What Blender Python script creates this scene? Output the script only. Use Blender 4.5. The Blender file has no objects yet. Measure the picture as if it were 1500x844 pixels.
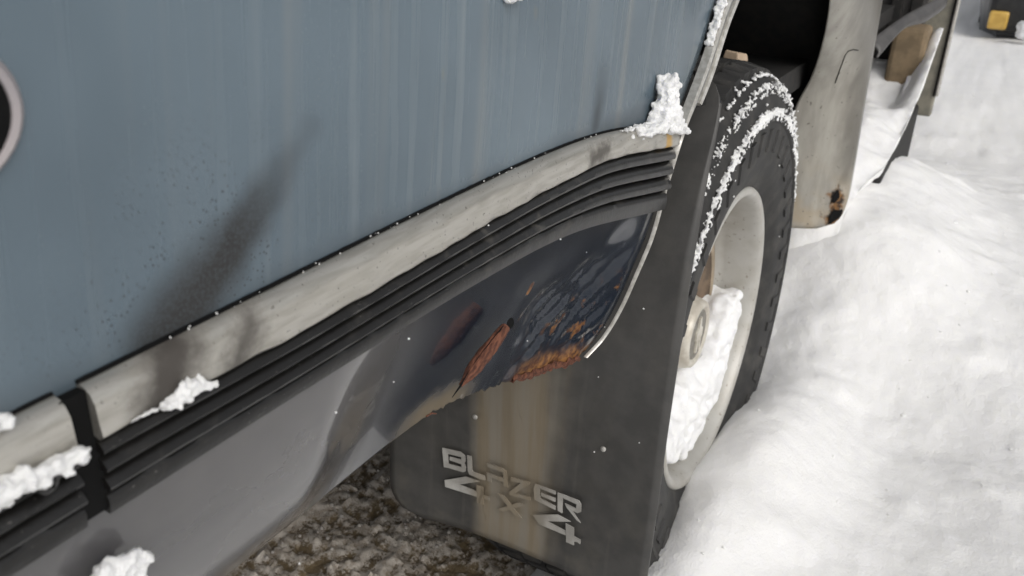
import bpy, bmesh, math, random
from math import sin, cos, pi, radians, exp, hypot
from mathutils import Vector, Matrix, noise

random.seed(7)
SC = bpy.context.scene
COL = SC.collection

# ------------------------------------------------------------------ camera
cam_d = bpy.data.cameras.new("camera")
cam = bpy.data.objects.new("camera", cam_d)
COL.objects.link(cam)
RT = Vector((0.48358571, -0.87455181, 0.03611072))      # image right in the world
DN = Vector((-0.34353846, -0.22758222, -0.91114634))    # image down
FW = Vector((0.80506285, 0.42821193, -0.41049769))      # viewing direction
M = Matrix((RT, -DN, -FW)).transposed().to_4x4()
M.translation = Vector((0, 0, 0.88))
cam.matrix_world = M
cam_d.sensor_width = 36.0
cam_d.lens = 1283.735 / 1500 * 36.0
cam_d.clip_start = 0.01
cam_d.clip_end = 2000
cam_d.dof.use_dof = True
cam_d.dof.focus_distance = 0.62
cam_d.dof.aperture_fstop = 17.0
SC.camera = cam

# ------------------------------------------------------------------ sky and sun (overcast)
SUN_EL, SUN_AZ = radians(40), radians(-122)   # azimuth measured from +x towards +y
W = bpy.data.worlds.new("World")
SC.world = W
W.use_nodes = True
wn = W.node_tree
bg = wn.nodes["Background"]
sky = wn.nodes.new("ShaderNodeTexSky")
sky.sky_type = 'NISHITA'
sky.sun_disc = False
sky.sun_elevation = SUN_EL
sky.sun_rotation = pi / 2 - SUN_AZ
sky.air_density = 1.0
sky.dust_density = 4.0
hs = wn.nodes.new("ShaderNodeHueSaturation")
hs.inputs["Saturation"].default_value = 0.16
wn.links.new(sky.outputs[0], hs.inputs["Color"])
wn.links.new(hs.outputs[0], bg.inputs["Color"])
bg.inputs["Strength"].default_value = 0.125
sd = bpy.data.lights.new("sun", 'SUN')
sd.energy = 0.6
sd.angle = radians(40)
sd.color = (1.0, 0.96, 0.90)
sun = bpy.data.objects.new("sun", sd)
COL.objects.link(sun)
sdir = Vector((cos(SUN_EL) * cos(SUN_AZ), cos(SUN_EL) * sin(SUN_AZ), sin(SUN_EL)))
sun.rotation_euler = (-sdir).to_track_quat('-Z', 'Y').to_euler()
vs = SC.view_settings
vs.view_transform = 'Standard'
vs.look = 'None'
vs.exposure = 0.10
vs.gamma = 1.0
vs.use_curve_mapping = False

# ------------------------------------------------------------------ material helpers
class NT:
    """tiny expression builder on a material's node tree"""
    def __init__(self, name, rough=0.5, metal=0.0, spec=0.5):
        self.m = bpy.data.materials.new(name)
        self.m.use_nodes = True
        self.t = self.m.node_tree
        self.b = self.t.nodes["Principled BSDF"]
        self.b.inputs["Roughness"].default_value = rough
        self.b.inputs["Metallic"].default_value = metal
        self.b.inputs["Specular IOR Level"].default_value = spec
        tc = self.t.nodes.new("ShaderNodeTexCoord")
        self.P = tc.outputs["Object"]
        sp = self.t.nodes.new("ShaderNodeSeparateXYZ")
        self.t.links.new(self.P, sp.inputs[0])
        self.x, self.y, self.z = sp.outputs
    def put(self, sock, v):
        if hasattr(v, "is_linked"):
            self.t.links.new(v, sock)
        elif isinstance(v, tuple) and len(v) == 3 and sock.type == 'RGBA':
            sock.default_value = (*v, 1)
        else:
            sock.default_value = v
    def math(self, op, a, b=0.0, c=None, clamp=False):
        n = self.t.nodes.new("ShaderNodeMath")
        n.operation = op
        n.use_clamp = clamp
        self.put(n.inputs[0], a); self.put(n.inputs[1], b)
        if c is not None: self.put(n.inputs[2], c)
        return n.outputs[0]
    def add(self, a, b): return self.math('ADD', a, b)
    def sub(self, a, b): return self.math('SUBTRACT', a, b)
    def mul(self, a, b): return self.math('MULTIPLY', a, b)
    def step(self, v, a, b, lo=0.0, hi=1.0):
        n = self.t.nodes.new("ShaderNodeMapRange")
        n.interpolation_type = 'SMOOTHSTEP'
        self.put(n.inputs[0], v)
        n.inputs[1].default_value = a; n.inputs[2].default_value = b
        n.inputs[3].default_value = lo; n.inputs[4].default_value = hi
        return n.outputs[0]
    def vec(self, x, y, z):
        n = self.t.nodes.new("ShaderNodeCombineXYZ")
        for i, v in enumerate((x, y, z)): self.put(n.inputs[i], v)
        return n.outputs[0]
    def noise(self, scale, detail=4, vec=None, rough=0.55, dist=0.0):
        n = self.t.nodes.new("ShaderNodeTexNoise")
        self.t.links.new(vec or self.P, n.inputs["Vector"])
        n.inputs["Scale"].default_value = scale
        n.inputs["Detail"].default_value = detail
        n.inputs["Roughness"].default_value = rough
        n.inputs["Distortion"].default_value = dist
        return n.outputs[0]
    def voro(self, scale, vec=None):
        n = self.t.nodes.new("ShaderNodeTexVoronoi")
        self.t.links.new(vec or self.P, n.inputs["Vector"])
        n.inputs["Scale"].default_value = scale
        return n.outputs["Distance"]
    def mix(self, f, a, b):
        n = self.t.nodes.new("ShaderNodeMix")
        n.data_type = 'RGBA'
        self.put(n.inputs[0], f); self.put(n.inputs[6], a); self.put(n.inputs[7], b)
        return n.outputs[2]
    def base(self, v): self.put(self.b.inputs["Base Color"], v)
    def rough(self, v): self.put(self.b.inputs["Roughness"], v)
    def metal(self, v): self.put(self.b.inputs["Metallic"], v)
    def bump(self, h, strength=0.3, dist=0.001):
        n = self.t.nodes.new("ShaderNodeBump")
        n.inputs["Strength"].default_value = strength
        n.inputs["Distance"].default_value = dist
        self.put(n.inputs["Height"], h)
        self.t.links.new(n.outputs[0], self.b.inputs["Normal"])
    def capsule(self, a, b):
        """(distance from the segment a-b, position along it 0..1) in the x-z plane"""
        dx, dz = b[0] - a[0], b[1] - a[1]
        L2 = dx * dx + dz * dz
        px, pz = self.sub(self.x, a[0]), self.sub(self.z, a[1])
        t = self.math('DIVIDE', self.add(self.mul(px, dx), self.mul(pz, dz)), L2, clamp=True)
        ex = self.sub(px, self.mul(t, dx)); ez = self.sub(pz, self.mul(t, dz))
        d = self.math('SQRT', self.add(self.mul(ex, ex), self.mul(ez, ez)))
        return d, t

def simple(name, c1, c2=None, rough=0.5, metal=0.0, scale=60, bump=0.0, bs=300, lo=.35, hi=.65, spec=.5):
    n = NT(name, rough, metal, spec)
    c2 = c2 or tuple(v * 0.7 for v in c1)
    n.base(n.mix(n.step(n.noise(scale), lo, hi), c1, c2))
    if bump: n.bump(n.noise(bs, 3), bump, 0.001)
    return n.m

def make_materials():
    D = {}
    # faded blue body paint: water streaks, soot plume, speckles
    n = NT("faded_blue_paint", 0.33)
    drift = n.add(n.x, n.mul(n.z, -0.10))
    sv = n.vec(n.mul(drift, 1.0), 0.0, n.mul(n.z, 0.03))
    st = n.noise(95, 4, sv, .65)
    st2 = n.noise(38, 2, sv)
    big = n.noise(7, 3)
    c = n.mix(n.step(big, .3, .7), (0.082, 0.113, 0.138), (0.110, 0.148, 0.178))
    c = n.mix(n.mul(n.step(st, .50, .74), n.step(n.x, .15, .45, .16, .60)), c, (0.205, 0.235, 0.25))
    c = n.mix(n.mul(n.step(st2, .54, .74), .38), c, (0.215, 0.215, 0.20))
    wob = n.mul(n.sub(n.noise(60, 4), .5), .010)
    d, t = n.capsule((0.256, 0.794), (0.176, 0.734))
    dd = n.add(d, wob)
    soot = n.mul(n.step(n.math('DIVIDE', dd, n.step(t, 0, 1, .009, .025)), 0.15, 1.1, 1, 0), n.step(t, 0.0, .60, .22, 1.0))
    fine = n.step(n.noise(900, 2), .3, .62, .84, 1.0)
    soot = n.mul(soot, fine)
    d2, t2 = n.capsule((0.535, 0.775), (0.530, 0.742))
    soot2 = n.mul(n.step(n.add(d2, wob), 0.0, .014, .62, 0), n.step(t2, 0, .8, .3, 1))
    sp = n.mul(n.step(n.voro(520, n.vec(n.x, n.mul(n.y, .2), n.mul(n.z, .8))), .13, .27, 1, 0), n.step(n.noise(60, 3), .36, .54))
    spm = n.mul(n.mul(n.step(d, .01, .075, .95, 0), sp), n.step(n.add(n.mul(n.x, .74), n.z), .915, .985, 1, .15))
    low = n.step(n.sub(n.z, n.mul(n.noise(25, 2), .010)), .729, .746, .4, 0.0)
    dark = n.math('MAXIMUM', n.math('MAXIMUM', soot, soot2), n.math('MAXIMUM', spm, low))
    c = n.mix(dark, c, (0.020, 0.020, 0.020))
    yel = n.mul(n.step(n.noise(55, 2, n.vec(n.x, 0.0, n.mul(n.z, .35))), .72, .80), .5)
    c = n.mix(yel, c, (0.24, 0.20, 0.10))
    n.base(c)
    n.rough(n.add(n.mul(n.step(st, .4, .7), .12), n.add(.22, n.mul(dark, .4))))
    n.bump(n.noise(1500, 2), .06, .0004)
    D['blue'] = n.m

    # dark navy glossy lower paint, dust with painted reflection and rust towards the torn edge
    n = NT("dark_navy_paint", 0.12)
    dz = n.step(n.noise(18, 4), .35, .7)
    c = n.mix(dz, (0.007, 0.012, 0.022), (0.012, 0.017, 0.027))
    zz = n.add(n.z, n.mul(n.math('MAXIMUM', n.sub(n.x, .40), 0.0), .27))
    edge = n.mul(n.step(n.sub(zz, n.mul(n.noise(60, 3), .016)), .566, .583, 1, 0), n.step(n.x, .50, .56))
    spot = n.mul(n.step(n.noise(44, 4), .575, .66), n.mul(n.step(n.x, .53, .57), n.step(n.z, .575, .60, 1, 0)))
    d, t = n.capsule((0.488, 0.6365), (0.4865, 0.6325))
    spot2 = n.step(n.add(d, n.mul(n.sub(n.noise(300, 2), .5), .004)), .002, .0035, 1, 0)
    rust = n.math('MAXIMUM', n.math('MAXIMUM', edge, spot), spot2)
    rc = n.mix(n.step(n.noise(170, 4), .35, .65), (0.075, 0.028, 0.013), (0.24, 0.11, 0.035))
    c = n.mix(rust, c, rc)
    mudm = n.mul(n.mul(n.step(n.add(zz, n.mul(n.noise(70, 3), .016)), .586, .604, .8, 0), n.step(n.x, .345, .40)), n.step(n.x, .43, .47, 1, 0))
    c = n.mix(mudm, c, (0.17, 0.13, 0.075))
    dust_reflection = n.mul(n.step(n.x, .28, .385, .62, .0), n.step(n.noise(16, 4), .25, .75, .7, 1.0))  # dust that also paints in the snow reflected at the rearward end
    c = n.mix(dust_reflection, c, (0.138, 0.128, 0.120))
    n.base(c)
    film = n.add(n.step(n.noise(9, 3), .3, .7, .10, .17), n.mul(dust_reflection, .30))
    crum = n.mul(n.step(n.add(n.x, n.mul(n.noise(40, 3), .03)), .495, .53), n.step(n.add(n.z, n.mul(n.noise(40, 3), .02)), .622, .645, 1, 0))
    n.rough(n.add(n.add(film, n.mul(crum, .15)), n.mul(n.math('MAXIMUM', rust, mudm), .6)))
    n.put(n.b.inputs["Coat Weight"], n.sub(.7, n.mul(crum, .45)))
    n.put(n.b.inputs["Specular IOR Level"], n.sub(.5, n.mul(crum, .22)))
    n.b.inputs["Coat Roughness"].default_value = 0.06
    n.bump(n.add(n.mul(n.noise(260, 3), n.add(.008, rust)), n.mul(n.noise(40, 2), .05)), .5, .0015)
    D['navy'] = n.m

    # worn bright trim with soot
    n = NT("worn_bright_trim", 0.36, 0.8)
    sc = n.noise(260, 4, n.vec(n.mul(n.x, .12), n.y, n.z), dist=.4)
    c = n.mix(n.step(sc, .38, .66), (0.53, 0.51, 0.465), (0.42, 0.40, 0.355))
    c = n.mix(n.mul(n.step(n.noise(30, 3), .45, .7), .45), c, (0.50, 0.48, 0.43))
    d, t = n.capsule((0.178, 0.740), (0.166, 0.720))
    d2, t2 = n.capsule((0.209, 0.732), (0.199, 0.720))
    d3, t3 = n.capsule((0.512, 0.725), (0.535, 0.727))
    w = n.mul(n.sub(n.noise(140, 4), .5), .012)
    s = n.math('MAXIMUM', n.step(n.add(d, w), .002, .021, .97, 0), n.step(n.add(d2, w), 0, .014, .85, 0))
    s = n.math('MAXIMUM', s, n.step(n.add(d3, w), 0, .012, .85, 0))
    s = n.math('MAXIMUM', s, n.step(n.noise(520, 2), .66, .72, 0, .6))
    c = n.mix(s, c, (0.055, 0.048, 0.042))
    d4, t4 = n.capsule((0.646, 0.742), (0.649, 0.690))
    ye = n.step(n.add(d4, n.mul(w, .4)), .003, .009, 1, 0)
    c = n.mix(ye, c, (0.55, 0.33, 0.07))
    n.base(c)
    n.metal(n.sub(.8, n.mul(n.math('MAXIMUM', s, ye), .5)))
    n.rough(n.add(.31, n.mul(s, .45)))
    n.bump(n.add(sc, n.noise(900, 2)), .15, .0006)
    D['trim'] = n.m

    # black ribbed plastic with dusty scuffs
    n = NT("black_ribbed_plastic", 0.42)
    du = n.mul(n.step(n.noise(75, 5, dist=.6), .54, .74), n.step(n.x, .2, .45, .10, .42))
    c = n.mix(du, (0.008, 0.0075, 0.007), (0.10, 0.092, 0.08))
    sc2 = n.mul(n.step(n.noise(300, 3, dist=2.5), .69, .73), .5)
    c = n.mix(sc2, c, (0.25, 0.24, 0.22))
    n.base(c)
    n.rough(n.add(.29, n.mul(du, .4)))
    n.bump(n.noise(500, 3), .18, .0008)
    D['rib'] = n.m

    D['black'] = simple("black_undercoat", (0.010, 0.010, 0.010), (0.018, 0.016, 0.014), .85, bump=.3)
    D['rim_glint'] = simple("pale_mauve_edge", (0.32, 0.29, 0.29), (0.26, 0.24, 0.25), .5, 0, 30)  # pale tone paints in the blurred highlight on the raised recess rim
    D['gap'] = simple("black_gap", (0.004, 0.004, 0.004), None, .8, spec=.15)
    D['steel'] = simple("bright_bead", (0.62, 0.60, 0.56), (0.46, 0.44, 0.40), .32, .7, 180, .1)
    D['beadgrey'] = simple("dull_trim_channel", (0.30, 0.30, 0.29), (0.20, 0.20, 0.19), .42, .5, 90, .1)

    # rubber mud flap: brown run-off streaks below the torn body edge
    def flap(name, c0, c1, amt, rough):
        n = NT(name, rough)
        v = n.vec(0.0, n.y, n.mul(n.z, .06))
        s = n.noise(70, 4, v)
        s2 = n.noise(24, 2, v)
        yy = n.add(n.y, n.add(n.mul(n.sub(s2, .5), .06), n.mul(n.sub(n.noise(16, 4), .5), .035)))
        band = n.mul(n.step(yy, .280, .322), n.step(yy, .380, .418, 1, 0))
        band = n.mul(band, n.step(n.add(s, n.mul(s2, .5)), .48, .86, .68, 1.0))
        band = n.mul(band, n.step(n.z, .20, .26, .6, 1))
        patch = n.mul(n.step(n.noise(22, 5), .45, .66), n.step(n.z, .24, .36, .32, .08))
        c = n.mix(n.step(n.noise(40, 4), .35, .65), c0, c1)
        c = n.mix(patch, c, (0.13, 0.118, 0.095))
        streak = n.mul(n.step(s, .56, .72), .16)
        c = n.mix(streak, c, (0.16, 0.15, 0.13))
        bc = n.mix(n.step(s, .35, .62), (0.235, 0.190, 0.128), (0.215, 0.192, 0.155))
        c = n.mix(n.mul(band, amt), c, bc)
        dk = n.mul(n.step(n.noise(55, 3, n.vec(0.0, n.add(n.y, n.mul(n.noise(30, 2), .02)), n.mul(n.z, .15))), .64, .70), .5)
        c = n.mix(n.mul(dk, band), c, (0.05, 0.036, 0.022))
        n.base(c)
        n.bump(n.noise(420, 3), .2, .0007)
        return n.m
    D['flap'] = flap("mud_flap_rubber", (0.043, 0.042, 0.040), (0.058, 0.056, 0.053), .92, .5)
    D['letter'] = flap("faded_silver_lettering", (0.42, 0.41, 0.385), (0.28, 0.27, 0.25), .88, .45)
    D['letterworn'] = flap("nearly_worn_off_lettering", (0.15, 0.135, 0.11), (0.11, 0.10, 0.085), .985, .5)

    # rust flake
    n = NT("flaking_rust", .9)
    v = n.vec(n.mul(n.add(n.x, n.z), .25), n.mul(n.y, 1.0), n.sub(n.z, n.x))
    r = n.noise(420, 5, v)
    c = n.mix(n.step(r, .35, .65), (0.055, 0.018, 0.010), (0.165, 0.062, 0.034))
    n.base(c)
    n.bump(r, .9, .002)
    D['rust'] = n.m

    # tyre rubber
    n = NT("tyre_rubber", .72)
    du = n.step(n.noise(30, 5), .42, .75)
    n.base(n.mix(n.mul(du, .5), (0.018, 0.0175, 0.017), (0.075, 0.07, 0.062)))
    n.bump(n.noise(350, 3), .25, .0008)
    D['tyre'] = n.m
    # silver wheel
    n = NT("dusty_silver_wheel", .48, .25)
    du = n.step(n.noise(28, 5), .35, .75)
    c = n.mix(n.mul(du, .6), (0.46, 0.45, 0.42), (0.34, 0.315, 0.27))
    c = n.mix(n.step(n.noise(140, 3), .64, .7, 0, .5), c, (0.16, 0.12, 0.08))
    n.base(c)
    n.bump(n.noise(300, 3), .1, .0006)
    D['rim'] = n.m
    D['disc'] = simple("brown_dusty_wheel_disc", (0.17, 0.12, 0.08), (0.09, 0.065, 0.045), .7, .1, 40, .2)
    D['discedge'] = simple("tan_dusty_wheel_ring", (0.36, 0.29, 0.21), (0.25, 0.20, 0.14), .55, .1, 40, .1)
    D['cap'] = simple("silver_centre_cap", (0.60, 0.57, 0.50), (0.48, 0.44, 0.37), .42, .2, 60, .1)
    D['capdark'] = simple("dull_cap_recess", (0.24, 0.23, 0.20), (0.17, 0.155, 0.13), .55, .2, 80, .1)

    # front lower body panel: dirty silver
    n = NT("dirty_silver_paint", .38, .1)
    st = n.noise(45, 4, n.vec(n.x, n.y, n.mul(n.z, .25)))
    c = n.mix(n.step(st, .3, .7), (0.34, 0.325, 0.285), (0.25, 0.235, 0.205))
    c = n.mix(n.mul(n.step(n.add(n.z, n.mul(n.noise(14, 3), .12)), .47, .56, .6, 0), n.step(n.noise(20, 4), .35, .7)), c, (0.28, 0.215, 0.13))
    c = n.mix(n.step(n.noise(120, 3), .67, .71, 0, .7), c, (0.06, 0.05, 0.04))
    turn_shade = n.mul(n.step(n.add(n.y, n.mul(n.noise(18, 3), .03)), .208, .236, .75, 0), n.step(n.z, .40, .50))  # shade of the edge turning away, painted as a dark band
    c = n.mix(turn_shade, c, (0.085, 0.078, 0.065))
    d, t = n.capsule((1.595, .352), (1.60, .41))
    h = n.step(n.add(d, n.mul(n.sub(n.noise(55, 3), .5), .05)), .006, .018, 1, 0)
    c = n.mix(h, c, n.mix(n.step(n.noise(100, 3), .4, .6), (0.02, 0.012, 0.008), (0.17, 0.085, 0.03)))
    n.base(c)
    n.rough(n.add(.34, n.mul(h, .5)))
    n.bump(n.noise(200, 3), .12, .001)
    D['silver'] = n.m

    # snow
    def snow(name, c0, c1, b1, s1):
        n = NT(name, .62, 0, .3)
        n.base(n.mix(n.step(n.noise(14, 4), .3, .7), c0, c1))
        n.b.inputs["Subsurface Weight"].default_value = .4
        n.b.inputs["Subsurface Radius"].default_value = (.006, .006, .007)
        n.b.inputs["Subsurface Scale"].default_value = 1.0
        n.bump(n.add(n.noise(s1, 5, rough=.65), n.mul(n.noise(s1 * .22, 3), 1.6)), b1, .004)
        return n.m
    D['snow'] = snow("fresh_snow", (0.85, 0.845, 0.835), (0.82, 0.815, 0.81), .38, 300)
    D['snowclump'] = snow("clinging_snow", (0.88, 0.88, 0.88), (0.80, 0.80, 0.80), .5, 700)
    D['dirtysnow'] = simple("dirty_snow", (0.45, 0.42, 0.39), (0.33, 0.30, 0.27), .7, 0, 60, .5, 400)

    # slush: brown soil with trampled snow grains
    n = NT("brown_slush", .55)
    at = n.t.nodes.new("ShaderNodeAttribute"); at.attribute_name = "snow"
    f = n.add(at.outputs["Fac"], n.mul(n.sub(n.noise(260, 4), .5), 1.1))
    soil = n.mix(n.step(n.noise(30, 4), .35, .65), (0.11, 0.080, 0.046), (0.20, 0.150, 0.085))
    sn = n.mix(n.step(n.noise(90, 3), .35, .65), (0.52, 0.475, 0.42), (0.33, 0.285, 0.235))
    n.base(n.mix(n.step(f, .28, .55), soil, sn))
    n.bump(n.noise(330, 5), .6, .004)
    D['slush'] = n.m

    D['glass'] = simple("dark_window_glass", (0.01, 0.012, 0.014), (0.014, 0.016, 0.018), .05)
    D['vinyl'] = simple("grey_vinyl_trim", (0.050, 0.047, 0.046), (0.075, 0.071, 0.068), .42, 0, 30, .2)
    D['tan'] = simple("tan_seat_cloth", (0.24, 0.175, 0.105), (0.17, 0.125, 0.075), .8, 0, 30, .3)
    D['olive'] = simple("grey_pillar_paint", (0.24, 0.225, 0.18), (0.17, 0.16, 0.13), .45, 0, 30, .1)
    D['amber'] = simple("amber_lens", (0.62, 0.40, 0.10), (0.50, 0.31, 0.07), .25, 0, 20)
    D['carblack'] = simple("black_car_plastic", (0.012, 0.012, 0.013), (0.02, 0.02, 0.02), .4, 0, 30, .1)
    D['carpaint'] = simple("dark_grey_car_paint", (0.045, 0.046, 0.05), (0.055, 0.056, 0.06), .25, .3, 10)
    D['wood'] = simple("pale_wood", (0.52, 0.40, 0.29), (0.44, 0.33, 0.23), .7, 0, 60, .2)
    D['bolt'] = simple("pale_rivet", (0.42, 0.41, 0.38), (0.32, 0.31, 0.29), .5, .3, 200)
    return D
MT = make_materials()

# ------------------------------------------------------------------ mesh helpers
VEH = None
def link(name, verts, faces, mat, parent=None, smooth=True, mats=None):
    me = bpy.data.meshes.new(name)
    me.from_pydata([tuple(v) for v in verts], [], faces)
    me.update()
    o = bpy.data.objects.new(name, me)
    COL.objects.link(o)
    me.materials.append(MT[mat])
    if smooth:
        me.polygons.foreach_set("use_smooth", [True] * len(me.polygons))
    fixn(me)
    if smooth: me.set_sharp_from_angle(angle=radians(48))
    if parent is not None: adopt(o, parent)
    return o
def fixn(me):
    bm = bmesh.new(); bm.from_mesh(me)
    bmesh.ops.recalc_face_normals(bm, faces=bm.faces)
    bm.to_mesh(me); bm.free()
def base_of(p):
    m = Matrix.Identity(4)
    while p is not None:
        if p.type == 'EMPTY': return Matrix.Translation(p.location)
        p = p.parent
    return m
def adopt(o, p):
    o.parent = p
    if p.type == 'EMPTY':
        o.matrix_parent_inverse = Matrix.Translation(p.location).inverted()
def tag(o, label=None, cat=None, group=None, kind=None):
    if label: o["label"] = label
    if cat: o["category"] = cat
    if group: o["group"] = group
    if kind: o["kind"] = kind
    return o
def empty(name, loc):
    e = bpy.data.objects.new(name, None)
    e.empty_display_size = .1
    e.location = loc
    COL.objects.link(e)
    return e
def gridmesh(fn, us, ws):
    V = [fn(u, w) for u in us for w in ws]
    m = len(ws)
    F = [(i * m + j, i * m + j + 1, (i + 1) * m + j + 1, (i + 1) * m + j) for i in range(len(us) - 1) for j in range(m - 1)]
    return V, F
def lin(a, b, n): return [a + (b - a) * i / (n - 1) for i in range(n)]
def smooth(a, b, v):
    t = max(0.0, min(1.0, (v - a) / (b - a))); return t * t * (3 - 2 * t)
def interp(pts, x):
    """piecewise smooth (monotone x) interpolation of tuples"""
    if x <= pts[0][0]: i = 0
    elif x >= pts[-1][0]: i = len(pts) - 2
    else: i = max(k for k in range(len(pts) - 1) if pts[k][0] <= x)
    a, b = pts[i], pts[i + 1]
    t = (x - a[0]) / (b[0] - a[0])
    def tan_(k, c):
        k0, k1 = max(0, k - 1), min(len(pts) - 1, k + 1)
        return (pts[k1][c] - pts[k0][c]) / (pts[k1][0] - pts[k0][0])
    if t < 0 or t > 1:
        return tuple(a[c] + (b[c] - a[c]) * t for c in range(1, len(a)))
    h = b[0] - a[0]
    out = []
    for c in range(1, len(a)):
        m0, m1 = tan_(i, c) * h, tan_(i + 1, c) * h
        out.append((2*t**3-3*t*t+1)*a[c] + (t**3-2*t*t+t)*m0 + (-2*t**3+3*t*t)*b[c] + (t**3-t*t)*m1)
    return tuple(out)
def fb(x, y, z, s, o=4):
    return noise.fractal(Vector((x * s, y * s, z * s)), 1.0, 2.0, o)
def solid(o, th, off=0.0):
    m = o.modifiers.new("thickness", 'SOLIDIFY'); m.thickness = th; m.offset = off
    return o
def bevel(o, w, seg=2):
    m = o.modifiers.new("bevel", 'BEVEL'); m.width = w; m.segments = seg; m.limit_method = 'ANGLE'
    return o
def boxv(x0, x1, y0, y1, z0, z1):
    V = [(x, y, z) for x in (x0, x1) for y in (y0, y1) for z in (z0, z1)]
    F = [(0,1,3,2),(4,6,7,5),(0,4,5,1),(2,3,7,6),(0,2,6,4),(1,5,7,3)]
    return V, F
def box(name, x0, x1, y0, y1, z0, z1, mat, parent=None, bv=0.0):
    o = link(name, *boxv(x0, x1, y0, y1, z0, z1), mat, parent, smooth=False)
    if bv: bevel(o, bv)
    return o
def lathe(prof, n=96, c=(1.0558, 0.3442), a0=0.0, a1=2 * pi):
    """profile of (r, y) turned about the wheel axis"""
    full = abs(a1 - a0 - 2 * pi) < 1e-6
    k = n if full else n + 1
    V = [(c[0] + r * cos(a0 + (a1 - a0) * i / n), y, c[1] + r * sin(a0 + (a1 - a0) * i / n)) for i in range(k) for r, y in prof]
    m = len(prof)
    F = []
    for i in range(n):
        j = (i + 1) % k
        for q in range(m - 1):
            F.append((i * m + q, i * m + q + 1, j * m + q + 1, j * m + q))
    return V, F
def merge(parts):
    V, F = [], []
    for v, f in parts:
        b = len(V); V += list(v); F += [tuple(i + b for i in q) for q in f]
    return V, F
def ico(r=1.0, sub=1):
    bm = bmesh.new(); bmesh.ops.create_icosphere(bm, subdivisions=sub, radius=r)
    V = [tuple(v.co) for v in bm.verts]; F = [tuple(v.index for v in f.verts) for f in bm.faces]
    bm.free(); return V, F
ICO1, ICO2 = ico(1, 1), ico(1, 2)
def blobs(spheres, src=None):
    src = src or ICO2
    V, F = [], []
    for (x, y, z, r) in spheres:
        b = len(V); V += [(x + r * a, y + r * c, z + r * d) for a, c, d in src[0]]
        F += [tuple(i + b for i in f) for f in src[1]]
    return V, F
CLOUD = bpy.data.textures.new("snow_crumbs", 'CLOUDS'); CLOUD.noise_scale = .0035; CLOUD.noise_depth = 4
CLOUD.noise_basis = 'VORONOI_F2_F1'
def clump(name, spheres, label, vox, disp, mat='snowclump', cat='snow clump', group=None, soft=0):
    o = link(name, *blobs(spheres), mat)
    rm = o.modifiers.new("merge", 'REMESH'); rm.mode = 'VOXEL'; rm.voxel_size = vox; rm.use_smooth_shade = True
    if soft:
        sm = o.modifiers.new("soften", 'SMOOTH'); sm.factor = .5; sm.iterations = soft
    dm = o.modifiers.new("crumbs", 'DISPLACE'); dm.texture = CLOUD; dm.strength = disp; dm.mid_level = .5
    dm.texture_coords = 'GLOBAL'
    tag(o, label, cat, group)
    return o

# ------------------------------------------------------------------ body lines (metres; x forwards, y into the vehicle, z up)
HX, HZ = 1.0558, 0.3442
def yb(x): return .2200 - .008 * smooth(.42, .68, x)
def skin(x, z=.74): return yb(x) + .007 + .16 * max(0, z - .745) ** 2 + .0007 * sin(x * 17 + 1.3) * smooth(.745, .80, z) * sin(z * 23)
ZT = [(-.3,.7375),(.14,.7375),(.311,.739),(.416,.739),(.5136,.7369),(.5789,.7309),(.6634,.7160),(.72,.705)]
ZC = [(-.3,.7195),(.1414,.7205),(.235,.7180),(.387,.7194),(.4782,.7195),(.5479,.7180),(.660,.7024),(.72,.693)]
ZR = [(-.3,.692),(.136,.6905),(.25,.6893),(.374,.6864),(.5012,.6777),(.6252,.6557),(.68,.645)]
# rear edge of the wheel opening (z -> x)
ARCH = [(.5081,.634),(.5214,.6507),(.5472,.6605),(.5859,.6614),(.6244,.6654),(.6683,.6700),(.7060,.6770),(.7592,.7260),(.8045,.764),(.855,.835),(.885,.93)]
def arch_x(z): return interp(ARCH, z)[0]
ARCHY = [(.5081,.266),(.5214,.258),(.5472,.248),(.5859,.236),(.6244,.226),(.6683,.218),(.7060,.2127),(.80,.212),(.95,.212)]
def arch_y(z): return interp(ARCHY, z)[0]

# ------------------------------------------------------------------ ground
def ground_h(x, y):
    near = smooth(.30, .48, y) * smooth(1.38, 1.1, x)
    far = 0.0
    h = .105 + .16 * smooth(2.0, 5.2, x) + .035 * smooth(.1, -.7, y)
    if y > 2.0: near *= smooth(2.4, 2.0, y); far *= smooth(2.4, 2.0, y)
    h += .013 * fb(x, y, 0, 1.9, 2) + .007 * fb(x, y, 3, 4.5, 3) + .0026 * fb(x, y, 7, 20, 4)
    lump = fb(x, y, 11, 9, 2)
    h += .012 * max(0, lump - .15)
    h += .078 * exp(-((x - 1.15) / .30) ** 2 - ((y - .17) / .10) ** 2) + .034 * exp(-((x - .85) / .15) ** 2 - ((y - .2) / .06) ** 2)
    h += .222 * smooth(1.30, 1.90, x) * smooth(3.1, 2.2, x) * (.6 * smooth(-.70, .20, y) + .4 * smooth(-.12, .18, y))
    h += .0018 * fb(x, y, 15, 60, 3) * smooth(3.5, 1.5, abs(x)) 
    h = h * (1 - near) + (-.035) * near
    h = h * (1 - .55 * far) + .02 * far
    return h
def stretch(t, c, s, k):
    return c + s * math.sinh(k * t) / math.sinh(k)
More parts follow.
